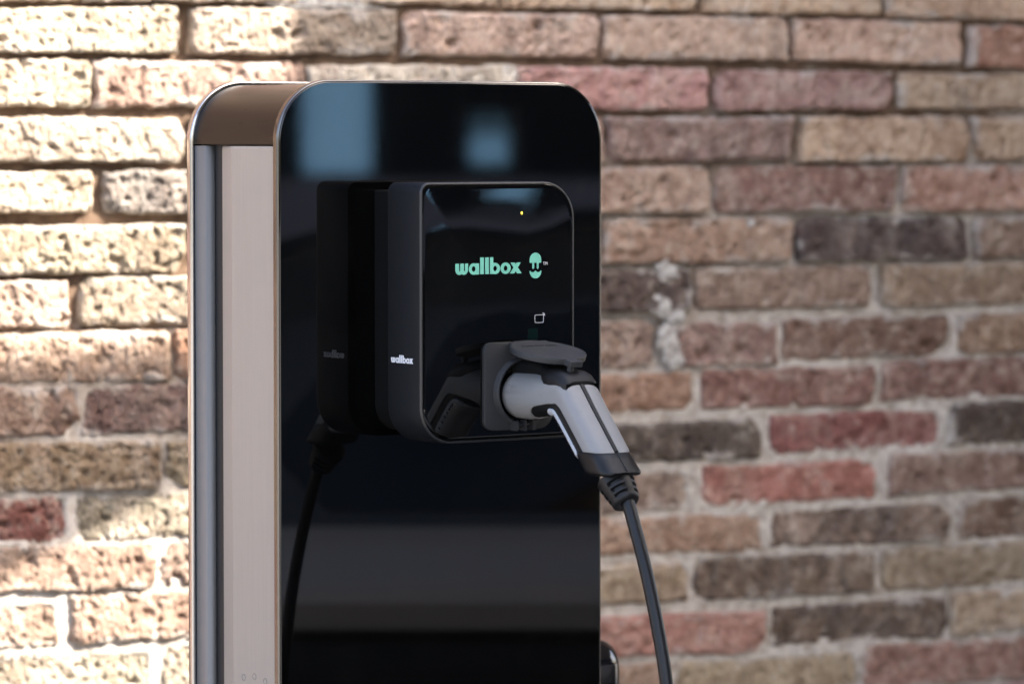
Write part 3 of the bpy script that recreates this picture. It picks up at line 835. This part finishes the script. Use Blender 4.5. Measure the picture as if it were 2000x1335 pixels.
def patch(name, t0, t1, lo, hi, off, material, nt=110, na=34, thick=.0012, cut=None):
    N = nt + 1; A = na + 1
    V = []; F = []
    for layer, o_ in ((0, off), (1, off - thick)):
        for i in range(N):
            for k in range(A):
                t = t0 + (t1 - t0) * i / nt
                if cut:                                    # end on a level cut instead of a square section
                    ph_ = R(lerp_tab(lo, t1) + (lerp_tab(hi, t1) - lerp_tab(lo, t1)) * k / na)
                    te = t_for_z(ph_, cut, off)
                    if t > 5.2: t = 5.2 + (t - 5.2) * (te - 5.2) / (t1 - 5.2)
                a0, a1 = lerp_tab(lo, t), lerp_tab(hi, t)
                ph = R(a0 + (a1 - a0) * k / na)
                edge = min(i, nt - i, k, na - k)
                V.append(plug_pt(t, ph, o_ - (.00035 if (edge == 0 and layer == 0) else 0)))
    for i in range(nt):
        for k in range(na):
            q = (i * A + k, i * A + k + 1, (i + 1) * A + k + 1, (i + 1) * A + k)
            F.append(q); F.append(tuple(N * A + x for x in reversed(q)))
    border = [i * A for i in range(N)] + [(N - 1) * A + k for k in range(1, A)] + [i * A + A - 1 for i in range(N - 2, -1, -1)] + [k for k in range(A - 2, 0, -1)]
    for x, y in zip(border, border[1:] + border[:1]): F.append((x, y, N * A + y, N * A + x))
    return new_obj(name, mesh_from(V, F, True, R(50)), plug, material)
top_b = [(.0, 91), (.45, 91), (1.9, 93)]
for t in (2.0, 2.3, 2.6, 2.9, 3.2, 3.6, 4.0, 4.3, 4.6, 4.8, 5.0, 5.1):
    zt_ = lerp_tab([(2.0, 1.3598), (2.15, 1.3592), (3.0, 1.3522), (3.3, 1.3516), (4.4, 1.3528), (5.1, 1.3535)], t)
    top_b.append((t, phi_for_z(t, zt_)))
top_b = [q for q in top_b if q[0] < 5.05] + [(5.12, 97), (10, 96.5)]
bot_b = [(.0, 269), (1.50, 269), (1.62, 250), (1.80, 228), (2.05, 214), (2.4, 209), (3.6, 205), (4.8, 198), (5.3, 189), (6.0, 182), (10, 181)]
T0S = .42
CUT = 1.2872
left = patch('side_shell', T0S, 9.0, top_b, bot_b, .0010, M['grey'], cut=CUT)
right = patch('side_shell', T0S, 9.0, [(a, 180 - b) for a, b in top_b], [(a, 180 - b) for a, b in bot_b], .0010, M['grey'], cut=CUT)
g_lo = [(3.7, 246), (3.9, 226), (4.3, 214), (5.0, 211), (10, 212)]
grip = patch('grip_strip', 3.7, 8.2, g_lo, [(a, 540 - b) for a, b in g_lo], .0022, M['pale'], 60, 30, .0024)
for k in range(8):
    t = 5.35 + k * .36
    for ph in (219, 321):
        p = plug_pt(t, R(ph), .0021); q = plug_pt(t + .1, R(ph), .0021)
        ax = (q - p).normalized(); sd = Vector((1, 0, 0)); up_ = ax.cross(sd).normalized()
        new_obj('grip_slot', box_mesh(p, (.0012, .0011, .0032), Matrix((sd, ax, up_)).transposed()), grip, M['black'])
# raised latch cover along the top
lat = []
for (w, zt_, hw, zb_) in ((.090, 1.3660, .0085, 1.3480), (.100, 1.3710, .0100, 1.3470), (.138, 1.3715, .0105, 1.3470), (.149, 1.3698, .0130, 1.3470), (.158, 1.3675, .0190, 1.3460), (.166, 1.3660, .0222, 1.3460), (.175, 1.3650, .0228, 1.3465), (.185, 1.3636, .0226, 1.3475), (.1915, 1.3618, .0222, 1.3485), (.1968, 1.3585, .0214, 1.3495), (.2003, 1.3545, .0195, 1.3500)):
    rr_ = rrect(-hw, hw, zb_, zt_, min(.011, hw * .6), min(.011, hw * .6), .002, .002, 8)
    lat.append([(PU + a, -w, z) for a, z in rr_])
new_obj('latch_cover', loft(lat, sharp=R(45)), plug, M['black'])
# spine rib running down the back between the two shells
sp = []
for k in range(0, 43):
    t = 4.85 + (9.02 - 4.85) * k / 42
    sp.append([plug_pt(t, R(a), o_) for a, o_ in ((95.6, -.001), (95.2, .0011), (93, .0017), (90, .0018), (87, .0017), (84.8, .0011), (84.4, -.001))])
new_obj('spine', loft(sp), plug, M['black'])
# collar
def sq_ring(tw, tz, bw, bz, hw, ex, n=56):
    out = []; cw, cz = (tw + bw) / 2, (tz + bz) / 2; a_, b_ = (tw - bw) / 2, (tz - bz) / 2
    for k in range(n):
        c, s = math.cos(2 * math.pi * k / n), math.sin(2 * math.pi * k / n)
        x = abs(c) ** (2 / ex) * (1 if c > 0 else -1); y = abs(s) ** (2 / ex) * (1 if s > 0 else -1)
        out.append((PU + hw * x, -(cw + a_ * y), cz + b_ * y))
    return out
def cut_ring(z, off, n=64):
    return [plug_pt(t_for_z(2 * math.pi * k / n, z, off), 2 * math.pi * k / n, off) for k in range(n)]
new_obj('collar', loft([cut_ring(1.2900, -.0006), cut_ring(1.2866, -.0002), cut_ring(1.2860, .0006), cut_ring(1.2800, .0008), cut_ring(1.2735, .0010), cut_ring(1.2695, .0013), cut_ring(1.2682, .0013),
                        cut_ring(1.2668, .0006), cut_ring(1.2655, -.0008), cut_ring(1.2645, -.0040)], sharp=R(50)), plug, M['collar'])
sm = [plug_pt(t_for_z(R(90), z, o_), R(90), o_) for z, o_ in ((1.2864, .0006), (1.2800, .0008), (1.2735, .0010), (1.2700, .0013))]
new_obj('collar_seam', tube(sm, .0010, 10), plug, M['black'])
# ribbed strain relief: alternating solid rings and slotted rings
A0 = Vector((.2555, 1.2585)); A1 = Vector((.2735, 1.2385))
dirv = (A1 - A0).normalized(); per = Vector((-dirv.y, dirv.x))
def rel_ring(f, r, n=48, notch=False):
    c = A0 + (A1 - A0) * f; out = []
    for k in range(n):
        a = 2 * math.pi * k / n
        rr_ = r
        if notch and (math.degrees(a) % 90) > 16 and (math.degrees(a) % 90) < 74: rr_ = r - .0036
        q = c + per * (rr_ * math.sin(a)); out.append((PU + rr_ * math.cos(a), -q.x, q.y))
    return out
seq = []
for f, r, nt_ in ((-.10, .0185, 0), (.10, .0180, 0), (.20, .0177, 0), (.215, .0176, 1), (.35, .0170, 1), (.365, .0170, 0), (.46, .0166, 0), (.475, .0165, 1), (.61, .0159, 1), (.625, .0158, 0),
                  (.71, .0153, 0), (.725, .0151, 1), (.82, .0145, 1), (.835, .0144, 0), (.90, .0144, 0), (.97, .0138, 0), (1.02, .0124, 0), (1.05, .0100, 0), (1.04, .0075, 0)):
    seq.append(rel_ring(f, r, 48, bool(nt_)))
new_obj('strain_relief', loft(seq, sharp=R(30)), plug, M['rubber'])
# cable
cp = [(.2700, 1.2440), (.2756, 1.2387), (.2888, 1.2105), (.3011, 1.1825), (.3125, 1.1525), (.3223, 1.1229), (.3304, 1.0953), (.3369, 1.0675), (.357, .97), (.385, .82), (.425, .60), (.46, .36), (.50, .16), (.55, .055), (.63, .0145), (.78, .0085), (1.0, .0085), (1.4, .0085)]
cpath = catmull([(w, z) for w, z in cp], 10)
cab = [Vector((PU + .0 + max(0, (w - .55)) * .75, -w, z)) for w, z in cpath]
new_obj('cable', tube(cab, .0066, 20), plug, M['cable'])
# moulded maker's mark on the nose of the left shell
MW, MZ = .1060, 1.3385
def mark(x, y, d):
    z = MZ + y; r = .0245; v = z - 1.3362
    return (PU - math.sqrt(max(r * r - v * v, 0)) - d, -(MW + x), z)
mk = text_mesh('PHOENIX', .0052, lambda x, y, d: mark(.0052 + x, .0047 + y, d), .00028)
new_obj('moulded_mark', mk, left, M['grey'])
new_obj('moulded_mark', text_mesh('CONTACT', .0052, lambda x, y, d: mark(.0052 + x, .0003 + y, d), .00028), left, M['grey'])
new_obj('moulded_badge', plate_mesh([[frame_poly(0, .0044, 0, .0092, .0004, .0006)], [rect(.0013, .0020, .0030, .0028)], [rect(.0013, .0042, .0030, .0050)], [rect(.0013, .0064, .0030, .0072)]], lambda x, y, d: mark(x, y - .0002, d), .0004), left, M['grey'])

# ------------------------------------------------------------------ out of frame: what the glossy panel mirrors and an added roof that shades the post
def wp(a, p, z=0.0): return AZ * a + PV * p + Vector((0, 0, z))
ROT = Matrix((AZ, PV, Vector((0, 0, 1)))).transposed()
RZ_A = math.atan2(AZ.y, AZ.x)
def wood():
    m = mat('grey_timber', rough=.75); g = G(m)
    n = g.noise(g.coord('Object', (1, 14, 14)), 3, 5, .6)
    g.link(g.ramp(n, [(.3, (.10, .085, .07, 1)), (.7, (.22, .19, .16, 1))]), g.b.inputs['Base Color'])
    g.link(g.bump(n, .003), g.b.inputs['Normal'])
    return m
M['wood'] = wood()
sun_blocker = tag(empty('sun_blocker', (0, 0, 0), RZ_A), 'unseen timber roof added overhead to shade the charging post and most of the wall', 'sun_blocker')  # unseen roof added to block the sun; its gaps shape the lit patch
ZC = 2.9
def cbox(name, a0, a1, p0, p1, z0, z1):
    return new_obj(name, box_mesh(((a0 + a1) / 2, (p0 + p1) / 2, (z0 + z1) / 2), (a1 - a0, p1 - p0, z1 - z0)), sun_blocker, M['wood'])
cbox('shade_panel', -.28, 4.5, 1.4, 4.30, ZC, ZC + .05)
cbox('shade_panel', -.95, 4.5, 4.745, 7.2, ZC, ZC + .05)
cbox('shade_panel', 1.75, 4.5, 4.302, 4.743, ZC, ZC + .05)
q = [(-.425, 4.301), (-.012, 4.744), (.088, 4.744), (-.050, 4.301)]
new_obj('shadow_band_board', loft([[(a, p, z) for a, p in q] for z in (ZC + .002, ZC + .030)], smooth=False), sun_blocker, M['wood'])  # added board, tapered to cast the dark diagonal band on the wall
cbox('beam', 4.35, 4.47, 1.4, 7.2, ZC - .16, ZC - .003)
cbox('beam', -.22, -.10, 1.4, 4.25, ZC - .10, ZC - .003)
for (a, p) in ((4.35, 1.5), (4.35, 7.1), (1.30, 1.5)):
    cbox('post', a, a + .12, p - .06, p + .06, 0, ZC - (.162 if a > 2 else .002))

# facing building: dark wall with two openings, panes coloured to stand in for blue sky
fac = tag(empty('facing_building', (0, 0, 0), RZ_A), 'dark facade with two windows tinted to stand in for blue sky, mirrored in the glossy front panel', 'building')
FA = 10.6
M['facade'] = mat('dark_render', (.010, .010, .011), .9)
M['ledge'] = mat('mauve_stone', (.42, .36, .36), .85)
pe = [-6.0, 3.149, 3.476, 3.823, 4.027, 12.0]; ze = [0, 1.15, 1.415, 1.45, 1.715, 2.25, 7.0]
bm = bmesh.new()
for i in range(5):
    for j in range(6):
        if i == 1 and j in (2, 3, 4): continue
        if i == 3 and j == 3: continue
        if j == 1: continue
        box_bm(bm, (FA + .15, (pe[i] + pe[i + 1]) / 2, (ze[j] + ze[j + 1]) / 2), (.30, pe[i + 1] - pe[i], ze[j + 1] - ze[j]))
bmesh.ops.remove_doubles(bm, verts=bm.verts, dist=1e-5)
m = bpy.data.meshes.new('wall'); bm.to_mesh(m); bm.free()
new_obj('wall', m, fac, M['facade'])
new_obj('ledge', box_mesh((FA + .12, 3.0, 1.2825), (.40, 18.0, .2648)), fac, M['ledge'])
def pane_mat():
    m = bpy.data.materials.new('sky_tinted_pane'); m.use_nodes = True
    N = m.node_tree.nodes; N.clear()
    t = N.new('ShaderNodeBsdfTranslucent'); t.inputs[0].default_value = (.38, .55, .70, 1)  # blue of the sky put into the pane colour
    o = N.new('ShaderNodeOutputMaterial'); m.node_tree.links.new(t.outputs[0], o.inputs[0])
    return m
M['pane'] = pane_mat()
for (p0, p1, z0, z1) in ((3.149, 3.476, 1.415, 2.25), (3.823, 4.027, 1.45, 1.715)):
    fr = new_obj('window', loft([[(y, p, z) for p, z in rrect(p0 + .001, p1 - .001, z0 + .001, z1 - .001, .002, .002, .002, .002, 2, o_)] for y, o_ in ((FA + .12, 0), (FA + .12, .02), (FA + .18, .02), (FA + .18, 0), (FA + .12, 0))], False, False, False), fac, M['facade'])
    new_obj('pane', box_mesh((FA + .15, (p0 + p1) / 2, (z0 + z1) / 2), (.012, p1 - p0 - .042, z1 - z0 - .042)), fr, M['pane'])

# parked car, seen only as a mirror image in the panel
car = tag(empty('parked_car', tuple(wp(.84, 4.35)), RZ_A), 'pale beige car parked opposite, mirrored in the glossy front panel', 'car')
def car_paint():
    m = mat('pale_beige_paint', (.82, .76, .67), .34, .0, coat=1.0); return m
M['paint'] = car_paint()
M['carglass'] = mat('car_glass', (.004, .004, .005), .03)
M['tyre'] = mat('tyre', (.02, .02, .02), .8)
M['rimm'] = mat('alloy', (.5, .5, .5), .3, 1.0)
M['cladding'] = mat('sill_cladding', (.012, .012, .012), .6)
W_ = 1.76
def body_sec(p, top, inset, nose):
    """closed section across the car (x = across from the near side, z up) at position p along its length"""
    h = [(.14, .80), (.10, .805), (.03, .815), (.0, .86), (.015, .93), (.055, .975), (.12, top - .01), (.45, top), (W_ / 2, top + .012)]
    h = [(a + inset, z if z > .9 else z - nose) for a, z in h]
    half = h
    return [(a, p, z) for a, z in half] + [(W_ - a, p, z) for a, z in reversed(half[:-1])]
st = [(-2.18, .72, .30, .12), (-2.10, .86, .14, .06), (-1.75, .95, .05, .02), (-1.0, .985, .0, 0), (0, .985, -.01, 0), (1.0, .985, .0, 0), (1.70, .985, .04, 0), (2.08, .94, .12, .04), (2.16, .80, .26, .1)]
new_obj('body', loft([body_sec(*[s if i != 1 else s for i, s in enumerate(q)]) for q in st], sharp=R(40)), car, M['paint'])
new_obj('sill', box_mesh((W_ / 2, 0, .515), (W_ - .10, 4.0, .57), bevel=.05), car, M['cladding'])
def cab_sec(p, zr, inset):
    h = [(.085, .972), (.10, 1.0), (.20 + inset, zr - .12), (.235 + inset, zr - .055), (.30 + inset, zr - .012), (.55, zr + .012), (W_ / 2, zr + .018)]
    return [(a, p, z) for a, z in h] + [(W_ - a, p, z) for a, z in reversed(h[:-1])]
new_obj('roof', loft([cab_sec(-1.15, 1.08, .02), cab_sec(-.85, 1.37, .0), cab_sec(-.60, 1.44, 0), cab_sec(.1, 1.455, 0), cab_sec(.8, 1.44, 0), cab_sec(1.25, 1.31, .0), cab_sec(1.6, 1.08, .02)], sharp=R(40)), car, mat('dark_gloss_roof', (.11, .11, .105), .16, coat=.5))
for side in (0, 1):
    X = lambda a: a if side == 0 else W_ - a
    pts = [(-.66, .998), (-.76, 1.10), (-.60, 1.305), (.10, 1.34), (.80, 1.312), (1.30, 1.0)]
    inn = lambda z: .091 + (z - .985) * .30
    sg = -1 if side == 0 else 1
    new_obj('side_window', loft([[(X(inn(z)) + sg * d, p, z) for p, z in pts] for d in (.004, -.012)], smooth=False), car, M['carglass'])
    for p in (-1.35, 1.35):
        ax = X(.09)
        prof = [(.0, .20), (.0, .26), (.015, .31), (.05, .325), (.15, .325), (.19, .31), (.20, .26), (.20, .20)]
        def lath(pr): return [[(ax + (a if side == 0 else -a), p + r * math.cos(2 * math.pi * k / 32), .325 + r * math.sin(2 * math.pi * k / 32)) for k in range(32)] for a, r in pr]
        wh = new_obj('wheel', loft(lath(prof)), car, M['tyre'])
        new_obj('rim', loft(lath([(-.004, .205), (-.012, .16), (.004, .05), (-.008, .03)])), wh, M['rimm'])
    new_obj('headlight', box_mesh((X(.34), -2.12, .70), (.30, .10, .12), bevel=.03), car, M['rimm'])
    new_obj('tail_light', box_mesh((X(.32), 2.11, .78), (.26, .08, .14), bevel=.03), car, mat('tail_light_red', (.3, .01, .01), .2))
